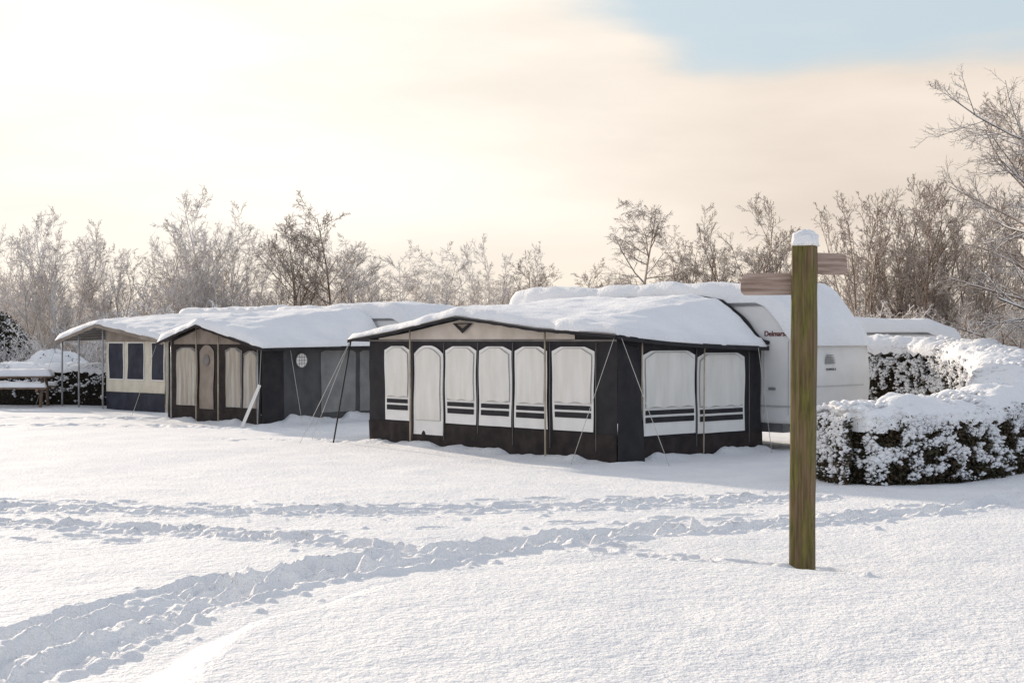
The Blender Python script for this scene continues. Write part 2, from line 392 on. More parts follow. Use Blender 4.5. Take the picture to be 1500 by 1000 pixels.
def valance(name,parent,mat,x0,x1,y,hf,drop,dy=-.012):
    x=np.linspace(x0,x1,70); z=hf(x,np.full_like(x,y)); 
    sc=.012*np.abs(np.sin(x*9))
    V=np.concatenate([np.stack([x,np.full_like(x,y+dy),z+.015],-1),np.stack([x,np.full_like(x,y+dy-.01),z-drop+sc],-1)])
    return mesh_from(name,V,grid_faces(2,70),mat,parent)
valance('front_valance',A,DARK,-6.25,.15,-.2,hA,.055)
tube('front_eave_piping',[(x,-.222,float(hA(np.array(x),np.array(-.2)))+.005) for x in np.linspace(-6.25,.15,40)],.010,OUTL,A,6)
y=np.linspace(-.2,L,40); z=hA(np.full(40,.15),y)
mesh_from('side_valance',np.concatenate([np.stack([np.full(40,.158),y,z+.012],-1),np.stack([np.full(40,.165),y,z-.06],-1)]),grid_faces(2,40),DARK,A)
snow_slab('roof_snow',A,-6.27,.17,-.21,L-.06,hA,.15,.07,.14,.03,1)
tube('rear_edge_band',[(-t,L+.0,float(np.interp(t,rT,rZ))+(.10 if t>.2 else .07)) for t in np.linspace(-.15,6.1,60)],.032,DARK,A,8)
for i,t in enumerate([1.42,4.66]):
    z=float(np.interp(t,fT,fZ))
    tube('canopy_pole_%d'%i,[(-t,-.09,-.1),(-t,-.10,z-.02)],.014,POLE,A)
for i,s in enumerate([.45,1.95]):
    tube('side_pole_%d'%i,[(.07,s,-.1),(.09,s,1.68)],.012,POLE,A)
def guy(parent,name,a,b,r=.005): return tube(name,[a,b],r,ROPE,parent,5)
guy(A,'guy_rope_1',(.1,-.2,1.75),(-.25,-.75,-.1))
guy(A,'guy_rope_2',(.16,-.1,1.75),(.9,.1,-.1))
guy(A,'guy_rope_3',(-6.2,-.2,1.7),(-6.6,-1.0,-.1))
guy(A,'guy_rope_4',(-6.2,-.2,1.7),(-7.2,-.3,-.1))
guy(A,'guy_rope_5',(-6.2,1.2,1.7),(-7.5,1.3,-.1))
guy(A,'guy_rope_6',(.16,L-.3,1.6),(.5,L-.4,-.1))
tube('corner_strut',[(-6.2,-.18,1.7),(-6.3,-.5,-.15)],.014,DARK,A)
mesh_from('corner_flap',[(.02,-.02,1.7),(.03,.42,1.6),(.22,.36,-.1),(.05,-.06,-.1)],[(0,3,2,1)],DARK,A,False)

cA=caravan('caravan',(1.57,21.08,0),RA,-6.1,.70,L+.05,L+2.15,2.46,.62,2,.28)
def text(name,s,parent,loc,rot,size,mat,bold=.0):
    cu=bpy.data.curves.new(name,'FONT'); cu.body=s; cu.size=size; cu.extrude=.003; cu.offset=bold
    o=bpy.data.objects.new(name,cu); COL.objects.link(o); o.location=loc; o.rotation_euler=rot; cu.materials.append(mat); o.parent=parent; return o
yS=L+.05
text('side_lettering','Delmarsen',cA,(.03,yS-.008,1.79),(math.pi/2,0,0),.12,RED,.002)
box('door_seam',.02,.03,yS-.008,yS-.002,.5,1.7,SEAM,cA)
box('door_seam_2',.5,.51,yS-.008,yS-.002,.5,1.7,SEAM,cA)
box('door_handle',.12,.26,yS-.03,yS-.005,.90,.945,BGREY,cA,.02)
for i in range(6):
    hw=.14*math.sqrt(max(0,1-((i-.0)/6.0)**2))
    box('vent_slat_%d'%i,.70+.03,.70+.058,yS+.85-hw,yS+.85+hw,1.33+.028*i,1.342+.028*i,BGREY,cA)
text('nose_lettering','NOMADE-8',cA,(.755,yS+.72,1.22),(math.pi/2,0,math.pi/2),.055,INK,0)

# ================================================================ AWNING B
RB=math.atan2(-.664,.748)
B=empty('caravan_awning',(-5.43,30.8,0),RB)
WB,LB=3.42,3.65
fTb=[-.25,0,1.0,2.1,3.6]; fZb=[1.55,1.60,1.83,2.07,1.66]
rTb=[-.25,0,.4,.9,3.0,3.6]; rZb=[1.60,1.66,2.1,2.36,2.36,2.1]
def hB(x,y):
    t=-x; f=np.clip((y+.2)/(LB+.2),0,1)**.75
    return np.interp(t,fTb,fZb)*(1-f)+np.interp(t,rTb,rZb)*f
sheet('front_wall',B,DARKB,front,0,WB,-.2,lambda t:np.interp(t,fTb,fZb)-.01,0,80,20)
sheet('side_wall',B,GREYC,side,0,LB,-.2,lambda s:np.full_like(s,1.58),0,80,20)
sheet('side_corner_panel',B,DARK,side,0,.62,-.2,lambda s:np.full_like(s,1.575),.012,20,14)
sheet('side_light_panel',B,GREYL,side,1.68,2.72,.1,arch(1.68,2.72,1.5,.1,.05),.014,20,14)
sheet('side_end_panel',B,GREYL,side,2.85,3.6,.1,arch(2.85,3.6,1.5,.1,.05),.014,20,14)
mesh_from('far_side_wall',[(-WB,0,-.1),(-WB,LB,-.1),(-WB,LB,2.0),(-WB,0,1.68)],[(0,1,2,3)],DARKB,B,False)
window('window_1',B,front,.07,.62,.24,1.50,.26,False,.02,OUTL,BEIGE,.012)
window('window_2',B,front,.66,1.24,.24,1.57,.26,False,.02,OUTL,BEIGE,.012)
window('window_3',B,front,2.28,3.08,.24,1.57,.26,False,.02,OUTL,BEIGE,.012)
sheet('door_panel',B,TAUPE,front,1.66,2.2,.18,arch(1.66,2.2,1.62,.25,.15,2),.02,24,12)
sheet('gable_panel',B,TAUPE,front,.4,3.2,1.64,lambda t:np.maximum(np.interp(t,fTb,fZb)-.06,1.645),.02,40,4)
def disc(name,parent,ctr,r,mat,nrm='side',o=.03):
    V=[];n=24
    for i in range(n):
        a=2*math.pi*i/n; c,s=r*math.cos(a),r*math.sin(a)
        V.append((ctr[0]+o,ctr[1]+c,ctr[2]+s) if nrm=='side' else (ctr[0]+c,ctr[1]-o,ctr[2]+s))
    return mesh_from(name,V,[tuple(range(n))],mat,parent,False)
disc('round_window_rim',B,(0,1.1,1.28),.17,OUTL,o=.034)
disc('round_window',B,(0,1.1,1.28),.15,WFRAME,o=.04)
for k in (-.07,0,.07):
    tube('round_window_bar',[(.045,1.1+k,1.15),(.045,1.1+k,1.41)],.005,OUTL,B,4)
    tube('round_window_bar',[(.045,.97,1.28+k),(.045,1.23,1.28+k)],.005,OUTL,B,4)
disc('door_round_window',B,(-1.93,0,1.28),.12,OUTL,'front',.04)
roof_sheet('roof_canvas',B,DARKB,-3.6,.25,-.2,LB,hB)
valance('front_valance',B,DARKB,-3.6,.25,-.2,hB,.06)
yy=np.linspace(-.2,LB,30); zz=hB(np.full(30,.25),yy)
mesh_from('side_valance',np.concatenate([np.stack([np.full(30,.258),yy,zz+.012],-1),np.stack([np.full(30,.265),yy,zz-.06],-1)]),grid_faces(2,30),DARK,B)
snow_slab('roof_snow',B,-3.62,.28,-.21,LB,hB,.16,.08,.14,.035,4)
for i,t in enumerate([1.42,2.24,.03,3.2]): tube('pole_%d'%i,[(-t,-.08,-.1),(-t,-.08,float(np.interp(t,fTb,fZb))-.02)],.016,POLE if i<2 else STEEL,B)
guy(B,'guy_rope_1',(.25,-.2,1.52),(.5,-.5,-.1)); guy(B,'guy_rope_2',(.25,.6,1.52),(.9,.4,-.1)); guy(B,'guy_rope_3',(-3.6,-.2,1.65),(-3.9,-.7,-.1))
guy(B,'guy_rope_4',(.25,3,1.55),(1.2,2.6,-.1)); guy(B,'guy_rope_5',(.25,3.5,1.55),(1.5,3.6,-.1))
mesh_from('leaning_board',[(-.1,-.5,-.15),(.02,-.5,-.15),(.12,-.1,.75),(.02,-.1,.78)],[(0,1,2,3)],WFRAME,B,False)
cB=caravan('caravan',(-5.43,30.8,0),RB,-4.2,.95,LB+.05,LB+2.3,2.36,.5,5,.26)

# ================================================================ AWNING C
Cc=empty('caravan_awning',(-8.9,36.5,0),RB)
WC,LC=2.7,2.8
fTc=[-.2,0,1.4,2.9,4.9]; fZc=[1.70,1.74,1.95,2.17,1.72]
def hC(x,y):
    t=-x; f=np.clip((y+.2)/(LC+.2),0,1)
    return np.interp(t,fTc,fZc)*(1-f)+np.interp(t,[-.2,.5,3.4,4.9],[1.95,2.35,2.35,1.8])*f
sheet('front_wall',Cc,CREAM,front,0,WC,-.15,lambda t:np.interp(t,fTc,fZc)-.01,0,50,14)
sheet('front_skirt',Cc,NAVY,front,0,WC,-.15,.36,.014,50,6)
sheet('side_wall',Cc,CREAM,side,0,LC,-.15,1.7,0,40,10)
mesh_from('far_side_wall',[(-WC,0,0),(-WC,LC,0),(-WC,LC,2.1),(-WC,0,2.1)],[(0,1,2,3)],NAVY,Cc,False)
for i,(a,b) in enumerate([(.0,.6),(.9,1.68),(1.85,2.56)]):
    sheet('window_piping_%d'%i,Cc,WFRAME,front,a+.01,b+.02,.68,1.68,.012,14,8)
    sheet('window_%d'%i,Cc,NAVY,front,a+.05,b-.02,.71,1.65,.022,14,8)
sheet('valance_band',Cc,TAUPE,front,0,2.7,1.70,lambda t:np.interp(t,fTc,fZc)-.03,.03,30,3)
roof_sheet('roof_canvas',Cc,TAUPE,-4.9,.2,-.2,LC,hC)
valance('front_valance',Cc,TAUPE,-4.9,.2,-.2,hC,.1)
snow_slab('roof_snow',Cc,-4.92,.22,-.22,LC,hC,.15,.09,.14,.035,8)
for i,(t,s) in enumerate([(4.75,-.1),(3.9,-.1),(2.72,-.1),(4.75,2.5),(3.9,2.5)]):
    tube('canopy_post_%d'%i,[(-t,s,-.15),(-t,s,float(hC(np.array(-t),np.array(s)))-.01)],.025,STEEL,Cc)
for i in range(7):
    t=2.9+i*.3; tube('roof_batten_%d'%i,[(-t,-.15,float(np.interp(t,fTc,fZc))-.05),(-t,LC,float(hC(np.array(-t),np.array(LC)))-.05)],.015,STEEL,Cc,5)
guy(Cc,'guy_rope_1',(-4.8,-.2,1.7),(-5.3,-.6,-.1))
cC=caravan('caravan',(-8.9,36.5,0),RB,-3.6,1.2,LC+.05,LC+2.2,2.45,.5,9)
cD=caravan('caravan',(8.9,31.2,0),math.radians(-12),-3.2,.9,0,2.1,2.02,.5,11)

# ================================================================ HEDGES
def hedge(name,pts,hts,width,nleaf,nsnow,seed,cap=.16,snowbias=.6,cover=.0,smin=.012,smax=.045):
    r=np.random.default_rng(seed)
    pts=np.array(pts,float)
    seg=np.linalg.norm(np.diff(pts,axis=0),axis=1); Ls=np.concatenate([[0],np.cumsum(seg)])
    s=np.arange(0,Ls[-1],.07)
    px=np.interp(s,Ls,pts[:,0]); py=np.interp(s,Ls,pts[:,1]); hh=np.interp(s,Ls,hts)
    for _ in range(3):
        k=np.ones(13)/13
        for a in (px,py,hh):
            ap=np.concatenate([2*a[0]-a[6:0:-1],a,2*a[-1]-a[-2:-8:-1]]); a[:]=np.convolve(ap,k,'valid')
    tx=np.gradient(px); ty=np.gradient(py); l=np.hypot(tx,ty); tx/=l; ty/=l; nx,ny=-ty,tx
    e=empty(name,(0,0,0))
    n=len(s); hw=width/2
    cs=np.array([(-.9,-.12),(-1.0,.3),(-.98,.7),(-.85,.97),(-.4,1.0),(0,1.0),(.4,1.0),(.85,.97),(.98,.7),(1.0,.3),(.9,-.12)]); m=len(cs)
    endf=np.clip(np.minimum(s,s[-1]-s)/.25,0,1)**.5; endf=np.maximum(endf,.02)
    off=cs[None,:,0]*(hw-.06)*endf[:,None]
    Z=cs[None,:,1]*(hh[:,None]-.03)
    jit=.06*fbm(s[:,None]*4+cs[None,:,0]*3,Z*4,3)
    Xc=px[:,None]+nx[:,None]*(off+jit); Yc=py[:,None]+ny[:,None]*(off+jit)
    mesh_from('hedge_core',np.stack([Xc,Yc,Z-.02],-1).reshape(-1,3),grid_faces(n,m),CORE,e)
    def samples(cnt,zpow,out):
        i=r.integers(0,n-1,cnt); f=r.random(cnt)
        sd=np.where(r.random(cnt)<.5,-1,1)
        z=r.random(cnt)**zpow*1.1-.1
        ef=endf[i]
        bul=.05*fbm(s[i]*3+sd*7,z*3,3)
        wv=hw*(1-.06*(z>.9))*ef+bul
        o=sd*(wv+out)
        x=px[i]+tx[i]*.07*f+nx[i]*o; y=py[i]+ty[i]*.07*f+ny[i]*o
        end=r.random(cnt)<.10
        k=np.where(r.random(cnt)<.5,0,n-1); lat=r.uniform(-1,1,cnt)*hw
        d=np.where(k==0,-1,1)
        x=np.where(end,px[k]+nx[k]*lat+tx[k]*d*(.02+out),x); y=np.where(end,py[k]+ny[k]*lat+ty[k]*d*(.02+out),y)
        hz=np.where(end,hh[k],hh[i]); uu=np.where(end,lat*3+40*k,s[i]+f*.07+sd*50)
        return np.stack([x,y,z*hz],-1),uu,z
    P,_,_=samples(nleaf,.9,r.uniform(-.07,.05,nleaf)); 
    P[:,:2]+=r.normal(0,.012,(nleaf,2))
    a=r.normal(0,1,(nleaf,3)); a/=np.linalg.norm(a,axis=1,keepdims=True)
    b=np.cross(a,r.normal(0,1,(nleaf,3))); b/=np.linalg.norm(b,axis=1,keepdims=True)
    sz=r.uniform(.014,.034,nleaf)[:,None]
    V=np.stack([P-a*sz,P+b*sz*.55,P+a*sz,P-b*sz*.55],1).reshape(-1,3)
    F=np.arange(nleaf*4).reshape(-1,4)
    mesh_from('hedge_leaves',V,F,[LEAF,LEAF2],e,False,midx=(r.random(nleaf)<.35).astype(int))
    oc=np.array([(1,0,0),(-1,0,0),(0,1,0),(0,-1,0),(0,0,1),(0,0,-1),(.6,.6,.5),(-.6,.6,.5),(.6,-.6,.5),(-.6,-.6,.5)],float)
    of=np.array([(0,6,4),(6,2,4),(2,7,4),(7,1,4),(1,9,4),(9,3,4),(3,8,4),(8,0,4),(0,2,6),(2,1,7),(1,3,9),(3,0,8),(2,0,5),(1,2,5),(3,1,5),(0,3,5)])
    P,uu,z=samples(nsnow,snowbias,r.uniform(-.03,.06,nsnow))
    clump=fbm(uu*7,P[:,2]*9,3)
    keep=clump*1.6+.75*(z-.55)+cover+.35*(r.random(nsnow)-.5)>0
    P=P[keep]; clump=clump[keep]; k=len(P)
    sc=(smin+(smax-smin)*r.random(k)**1.8*(.6+np.clip(clump,0,.6)))[:,None,None]*np.array([1,1,.75])*r.uniform(.7,1.4,(k,1,3))
    V=(P[:,None,:]+oc[None]*sc*r.uniform(.7,1.3,(k,10,1))).reshape(-1,3)
    F=(of[None]+10*np.arange(k)[:,None,None]).reshape(-1,3)
    mesh_from('snow_clumps',V,F,SNOW,e,True)
    # tufts and lumps riding on the top
    kt=int(len(s)*14); i=r.integers(0,n-1,kt); lat=r.uniform(-1,1,kt)*hw*.98; 
    Pt=np.stack([px[i]+nx[i]*lat,py[i]+ny[i]*lat,hh[i]-.05+(cap+.02)*np.sqrt(np.clip(1-np.abs(lat/hw)**2.6,0,1))*r.uniform(.7,1.0,kt)],-1)
    sc=r.uniform(.02,.065,(kt,1,1))*np.array([1.2,1.2,.7]); V=(Pt[:,None,:]+oc[None]*sc*r.uniform(.75,1.2,(kt,10,1))).reshape(-1,3)
    mesh_from('snow_tufts',V,(of[None]+10*np.arange(kt)[:,None,None]).reshape(-1,3),SNOW,e,True)
    mc=23; q=np.linspace(-1,1,mc)
    prof=np.sqrt(np.clip(1-np.abs(q)**2.6,0,1))
    lump=fbm(s[:,None]*2.2+seed,q[None]*1.6,3); lump2=fbm(s[:,None]*7,q[None]*4+seed,3,vn2)
    wv=(hw+.05)*(1+.12*fbm(s[:,None]*3,np.sign(q)[None]*3+seed,3))*np.maximum(endf,.3)[:,None]
    o=q[None]*wv
    Zc=hh[:,None]-.07+(cap+.05)*prof[None]*(1+.45*lump)*np.maximum(endf,.35)[:,None]+.06*lump2
    Xc=px[:,None]+nx[:,None]*o; Yc=py[:,None]+ny[:,None]*o
    top=np.stack([Xc,Yc,Zc],-1)
    def skirt(col,sd):
        lo=top[:,[col],:].copy(); lo[:,0,2]-=.04+.11*np.abs(fbm(s*5+sd,s*0+seed,3)); lo[:,0,:2]=lo[:,0,:2]*.97+.03*np.stack([px,py],-1); return lo
    G=np.concatenate([skirt(0,3),top,skirt(-1,9)],1); mm=mc+2
    F=[tuple(f) for f in grid_faces(n,mm)]+[tuple(range(mm)),tuple(range((n-1)*mm,n*mm))]
    mesh_from('snow_cap',G.reshape(-1,3),F,SNOW,e)
    return e
hedge('curved_hedge',[(4.05,18.0),(5.2,18.2),(6.2,19.0),(7.05,20.3),(7.75,22.0),(8.25,23.8),(8.45,25.6),(8.1,27.1),(7.3,28.0),(6.3,28.1)],
      [.76,.78,.85,.98,1.16,1.36,1.52,1.6,1.62,1.60],1.05,110000,90000,21,cap=.2,cover=.05)
hedge('low_hedge',[(-19,41.5),(-14,41),(-11.0,40.6),(-9.6,40.4)],[.95,.95,.95,.95],.8,14000,9000,31,cap=.14,smax=.06)
# ================================================================ SIGNPOST
S=empty('wooden_signpost',(2.25,10.98,0),math.radians(-22))
m,nt,b=newmat('mossy_post_wood')
no,r1=noise_ramp(nt,6,(.075,.048,.026),(.26,.185,.105),.3,.7,8,stretch=(9,9,.35))
n2,r2=noise_ramp(nt,3.0,(0,0,0),(.9,.9,.9),.40,.62,7,stretch=(3.5,3.5,.9))
mx=N(nt,'ShaderNodeMix',data_type='RGBA'); nt.links.new(r2.outputs[0],mx.inputs[0]); nt.links.new(r1.outputs[0],mx.inputs[6])
n3,r3=noise_ramp(nt,25,(.065,.065,.017),(.19,.17,.05),.3,.7,4,stretch=(2.5,2.5,.3)); nt.links.new(r3.outputs[0],mx.inputs[7])
nt.links.new(mx.outputs[2],b.inputs['Base Color']); b.inputs['Roughness'].default_value=.85; b.inputs['Specular IOR Level'].default_value=.2
bp=N(nt,'ShaderNodeBump'); bp.inputs['Strength'].default_value=1.0; bp.inputs['Distance'].default_value=.014; nt.links.new(no.outputs['Fac'],bp.inputs['Height']); nt.links.new(bp.outputs[0],b.inputs['Normal'])
PW=m
PBOARD=mat_simple('weathered_board',(.24,.165,.13),(.46,.35,.30),5,.75,.5,14,stretch=(.6,6,9),bdist=.008)
nz=60; zz=np.linspace(-.4,2.46,nz); hw=.088; c=.014
sec=[(-hw+c,-hw),(-.02,-hw),(.0,-hw+.008),(.02,-hw),(hw-c,-hw),(hw,-hw+c),(hw,0),(hw,hw-c),(hw-c,hw),(0,hw),(-hw+c,hw),(-hw,hw-c),(-hw,.02),(-hw+.006,0),(-hw,-.02),(-hw,-hw+c)]
ms=len(sec); V=[]
for z in zz:
    for i,(x,y) in enumerate(sec):
        j=.004*float(vn(np.array(z*5+i*3.1),np.array(i*1.7)))
        V.append((x*(1+j*8)+.018*(z-1.2)/2.4,y*(1+j*8),z))
F=[]
for a in range(nz-1):
    for i in range(ms): F.append((a*ms+i,a*ms+(i+1)%ms,(a+1)*ms+(i+1)%ms,(a+1)*ms+i))
F.append(tuple(range((nz-1)*ms,nz*ms)))
mesh_from('post',V,F,PW,S,smooth=False)
def board(name,x0,x1,zc,h,yoff,ang):
    s=1 if x1>x0 else -1
    out=[(x0,-h/2),(x1-s*.03,-h/2),(x1-s*.006,-h/2+.02),(x1,-.03),(x1-s*.004,.03),(x1-s*.02,h/2-.015),(x1-s*.05,h/2),(x0,h/2)]
    if s<0: out=out[::-1]
    n=len(out); th=.022
    V=[(x,-th,z) for x,z in out]+[(x,th,z) for x,z in out]
    F=[tuple(range(n)),tuple(range(2*n-1,n-1,-1))]+[(i,n+i,n+(i+1)%n,(i+1)%n) for i in range(n)]
    o=mesh_from(name,V,F,PBOARD,S,smooth=False); o.location=(0.015,yoff,zc); o.rotation_euler=(0,0,ang)
    bv=o.modifiers.new('b','BEVEL'); bv.width=.005; bv.segments=2
    return o
board('finger_board_1',-.0,-.50,2.145,.17,.02,math.radians(12))
board('finger_board_2',.0,.40,2.305,.165,.02,math.radians(50))
n=24;mrows=12;V=[];F=[]
for a in range(mrows):
    ph=a/(mrows-1)*math.pi/2
    for i in range(n):
        th=2*math.pi*i/n; ee=.6
        cx=abs(math.cos(th))**ee*math.copysign(1,math.cos(th)); sy=abs(math.sin(th))**ee*math.copysign(1,math.sin(th))
        rr=.104*math.cos(ph)**.6 if a<mrows-1 else .001
        w=1+.07*float(vn(np.array(i*.9),np.array(a*.8)))
        V.append((.014+cx*rr*w,sy*rr*w,2.45+.11*math.sin(ph)*w-(.015 if a==0 else 0)))
for a in range(mrows-1):
    for i in range(n): F.append((a*n+i,a*n+(i+1)%n,(a+1)*n+(i+1)%n,(a+1)*n+i))
F.append(tuple(range((mrows-1)*n,mrows*n)));F.append(tuple(range(n))[::-1])
mesh_from('snow_cap',V,F,SNOW,S)

# ================================================================ PICNIC TABLE
T=empty('picnic_table',(-13.7,39.3,0),math.radians(8))
for i in range(5): box('top_plank_%d'%i,-.95,.95,-.36+i*.15,-.225+i*.15,.70,.74,TWOOD,T)
for sgn in (-1,1):
    for i in range(2): box('seat_plank',-.95,.95,sgn*.75-.13+i*.14,sgn*.75-.01+i*.14,.41,.45,TWOOD,T)
for xx in (-.7,.7):
    box('seat_bearer',xx-.03,xx+.03,-.88,.88,.33,.405,TWOOD,T)
    tube('leg',[(xx+.05,-.25,.70),(xx+.05,-.6,-.15)],.045,TWOOD,T,4); tube('leg',[(xx+.05,.25,.70),(xx+.05,.6,-.15)],.045,TWOOD,T,4)
snow_slab('top_snow',T,-.97,.97,-.38,.41,lambda a,b:0*a+.742,.17,.06,.15,.03,3)
snow_slab('seat_snow',T,-.97,.97,-.9,-.6,lambda a,b:0*a+.452,.12,.06,.1,.03,5)
snow_slab('seat_snow',T,-.97,.97,.6,.9,lambda a,b:0*a+.452,.12,.06,.1,.03,6)

# ================================================================ TREES
def grow(r,P,R,nch,f0,f1,ang,ratio,n,up,wig,rr=.6,minr=.008,fall=.5):
    B,Np,_=P.shape
    idx=np.repeat(np.arange(B),nch); K=len(idx)
    f=(np.tile((np.arange(nch)+.5)/nch,B)+r.uniform(-.5,.5,K)/nch)*(f1-f0)+f0
    q=f*(Np-1); i=np.clip(q.astype(int),0,Np-2); w=(q-i)[:,None]
    A_=P[idx,i]; Bp=P[idx,i+1]; base=A_*(1-w)+Bp*w; T=Bp-A_; T/=np.linalg.norm(T,axis=1,keepdims=True)+1e-9
    rad=R[idx,i]*(1-w[:,0])+R[idx,i+1]*w[:,0]
    plen=np.linalg.norm(np.diff(P,axis=1),axis=2).sum(1)[idx]
    rv=r.normal(0,1,(K,3)); pr=rv-T*(rv*T).sum(1,keepdims=True); pr/=np.linalg.norm(pr,axis=1,keepdims=True)+1e-9
    a=np.radians(ang)*r.uniform(.7,1.3,K)[:,None]
    d=np.cos(a)*T+np.sin(a)*pr
    Ln=plen*ratio*(1-fall*f)*r.uniform(.65,1.25,K)
    out=np.zeros((K,n,3)); out[:,0]=base; st=(Ln/(n-1))[:,None]
    for k in range(1,n):
        d=d+r.normal(0,wig,(K,3))+np.array([0,0,up]); d/=np.linalg.norm(d,axis=1,keepdims=True)
        out[:,k]=out[:,k-1]+d*st
    Rc=np.maximum(rad*rr,minr)[:,None]*np.linspace(1,.35,n)[None]
    return out,np.maximum(Rc,minr*.7)
def stems(r,nst,h,spread,rad,n=8):
    P=np.zeros((nst,n,3)); d=np.concatenate([r.normal(0,spread,(nst,2)),np.ones((nst,1))],1); d/=np.linalg.norm(d,axis=1,keepdims=True)
    P[:,0,:2]=r.normal(0,.06*nst**.5 if nst>1 else 0,(nst,2)); P[:,0,2]=-.1
    hs=h*r.uniform(.7,1,nst) if nst>1 else np.array([h])
    for k in range(1,n):
        d=d+r.normal(0,.06,(nst,3))+np.array([0,0,.05]); d/=np.linalg.norm(d,axis=1,keepdims=True); P[:,k]=P[:,k-1]+d*(hs/(n-1))[:,None]
    return P,np.full((nst,1),rad)*np.linspace(1,.15,n)[None]
def make_tree(name,seed,nst,spread,h,rad,counts,angs,ratios,ups,minr=.007,f0=.18,k=3,fall=.5):
    r=np.random.default_rng(seed); P,R=stems(r,nst,h,spread,rad); g=[(P,R)]
    for lv,(c_,a_,q_,u_) in enumerate(zip(counts,angs,ratios,ups)):
        P,R=grow(r,P,R,c_,f0 if lv==0 else .15,.98,a_,q_,5 if lv<2 else 4,u_,.10+.03*lv,.6,minr*(.85**lv),fall if lv==0 else .4); g.append((P,R))
    V,F=tube_arrays(g,k)
    V[:,2]*=h/V[:,2].max()
    o=mesh_from(name,V,F,FR_W); me=o.data; bpy.data.objects.remove(o); return me
up=make_tree
TM=[up('t0',1,1,.03,6,.09,[20,9,7,5],[40,40,40,45],[.48,.48,.5,.5],[.10,.06,.05,.02],.009),
    up('t1',2,4,.16,6,.07,[12,8,6,4],[34,38,42,45],[.42,.48,.5,.5],[.10,.07,.05,.02],.009),
    up('t2',3,6,.20,6,.055,[10,7,5,4],[30,36,42,45],[.36,.48,.5,.5],[.10,.07,.05,.02],.009),
    up('t3',4,1,.05,6,.10,[24,9,7,4],[62,42,42,50],[.38,.46,.5,.6],[.02,-.02,-.08,-.10],.008),
    up('t4',5,3,.14,6,.07,[13,8,6,4],[42,42,42,45],[.42,.48,.5,.5],[.06,.05,.03,0],.009),
    up('t5',6,1,.03,6,.08,[24,8,6,4],[48,42,45,50],[.34,.46,.5,.5],[.07,.05,.03,0],.009)]
SM=[up('s0',11,9,.45,3,.03,[9,7,5],[38,42,48],[.42,.5,.5],[.03,.0,-.02],.012,.1),
    up('s1',12,12,.55,3,.026,[8,6,5],[42,46,50],[.42,.5,.5],[.03,.0,-.02],.012,.1),
    up('s2',13,7,.35,3,.035,[10,7,6],[36,42,48],[.40,.5,.5],[.05,.0,-.02],.012,.1)]
cache={}
def inst(me,name,x,y,h,base,mat,parent=None,wx=1.0,rz=None):
    key=(me.name,mat.name)
    if key not in cache:
        c=me.copy(); c.materials.clear(); c.materials.append(mat); cache[key]=c
    o=bpy.data.objects.new(name,cache[key]); COL.objects.link(o); s=h/base
    o.location=(x,y,-.12); o.scale=(s*wx,s*wx,s); o.rotation_euler=(0,0,rng.uniform(0,6.28) if rz is None else rz)
    if parent: o.parent=parent
    return o
trees=[(-18.2,50,6.0,2,0),(-16.6,50,5.8,2,0),(-15.6,49,6.4,1,0),(-14.7,51,5.7,2,0),(-13.7,50,5.2,4,0),(-12.0,52,5.3,1,1),(-11.3,50,5.2,4,0),
(-10.8,49,5.9,2,0),(-10.1,49,7.1,1,0),(-9.3,50,5.7,2,0),(-7.7,50,4.5,5,0),(-6.9,48,6.1,0,1),(-6.1,49,6.7,5,1),(-5.4,49,5.3,0,0),(-4.6,50,5.5,5,0),
(-3.6,49,5.3,5,0),(-2.7,48,5.0,5,0),(-.9,52,5.6,2,0),(.85,52,5.0,4,1),(2.3,50,4.7,5,1),(3.1,52,4.3,4,1),
(4.4,50,6.8,3,1),(6.2,51,5.7,4,1),(7.1,52,5.2,3,1),(8.5,50,6.8,1,1),(9.4,51,5.7,4,1),(10.4,50,4.6,4,1),
(10.1,40,6.0,2,1),(10.8,41,6.5,1,1),(11.7,40,6.3,2,1),(12.6,42,6.3,4,1),(13.4,40,6.0,2,1),(14.2,44,6.4,1,1)]
for x,yv,h,v,mt in trees:
    inst(TM[v],'bare_tree',x,yv,h*1.03,6,FR_M if mt else FR_W,None,wx={1:.95,2:.9,0:1.0,3:1.0,4:1.0,5:.95}[v])
sh=empty('frosted_shrub_thicket')
for i in range(50):
    x=-21+i*.8+rng.uniform(-.35,.35); yv=rng.uniform(43.5,49)
    if -15<x<-8 and yv<45: yv=46
    inst(SM[i%3],'shrub',x,yv,rng.uniform(1.9,3.3),3,FR_S if (x<4 or i%3) else FR_W,sh,1.25)
for i in range(14):
    x=7.6+i*.6; inst(SM[i%3],'shrub',x,rng.uniform(33.5,37),rng.uniform(2.0,2.9),3,FR_W,sh,1.1)
dt=empty('distant_trees')
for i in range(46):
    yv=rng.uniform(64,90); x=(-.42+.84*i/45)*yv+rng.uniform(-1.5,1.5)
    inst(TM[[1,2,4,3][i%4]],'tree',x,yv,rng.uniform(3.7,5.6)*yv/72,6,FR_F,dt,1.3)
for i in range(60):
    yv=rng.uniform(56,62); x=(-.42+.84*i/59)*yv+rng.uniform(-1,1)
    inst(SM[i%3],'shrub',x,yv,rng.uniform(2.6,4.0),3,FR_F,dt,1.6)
big=up('b0',41,1,.04,8.8,.17,[22,10,8,6],[60,42,42,45],[.44,.48,.5,.5],[.03,.03,.02,0],.008,.14,3,.45)
inst(big,'large_bare_tree',11.75,27.5,8.6,8.8,FR_N,None,1.0,.6)
big2=up('b1',44,1,.06,8,.15,[18,9,7,5],[55,42,42,45],[.42,.48,.5,.5],[.04,.03,.02,0],.008,.16,3,.45)
inst(big2,'large_bare_tree',13.2,33.5,8.2,8,FR_M,None,1.0,2.2)
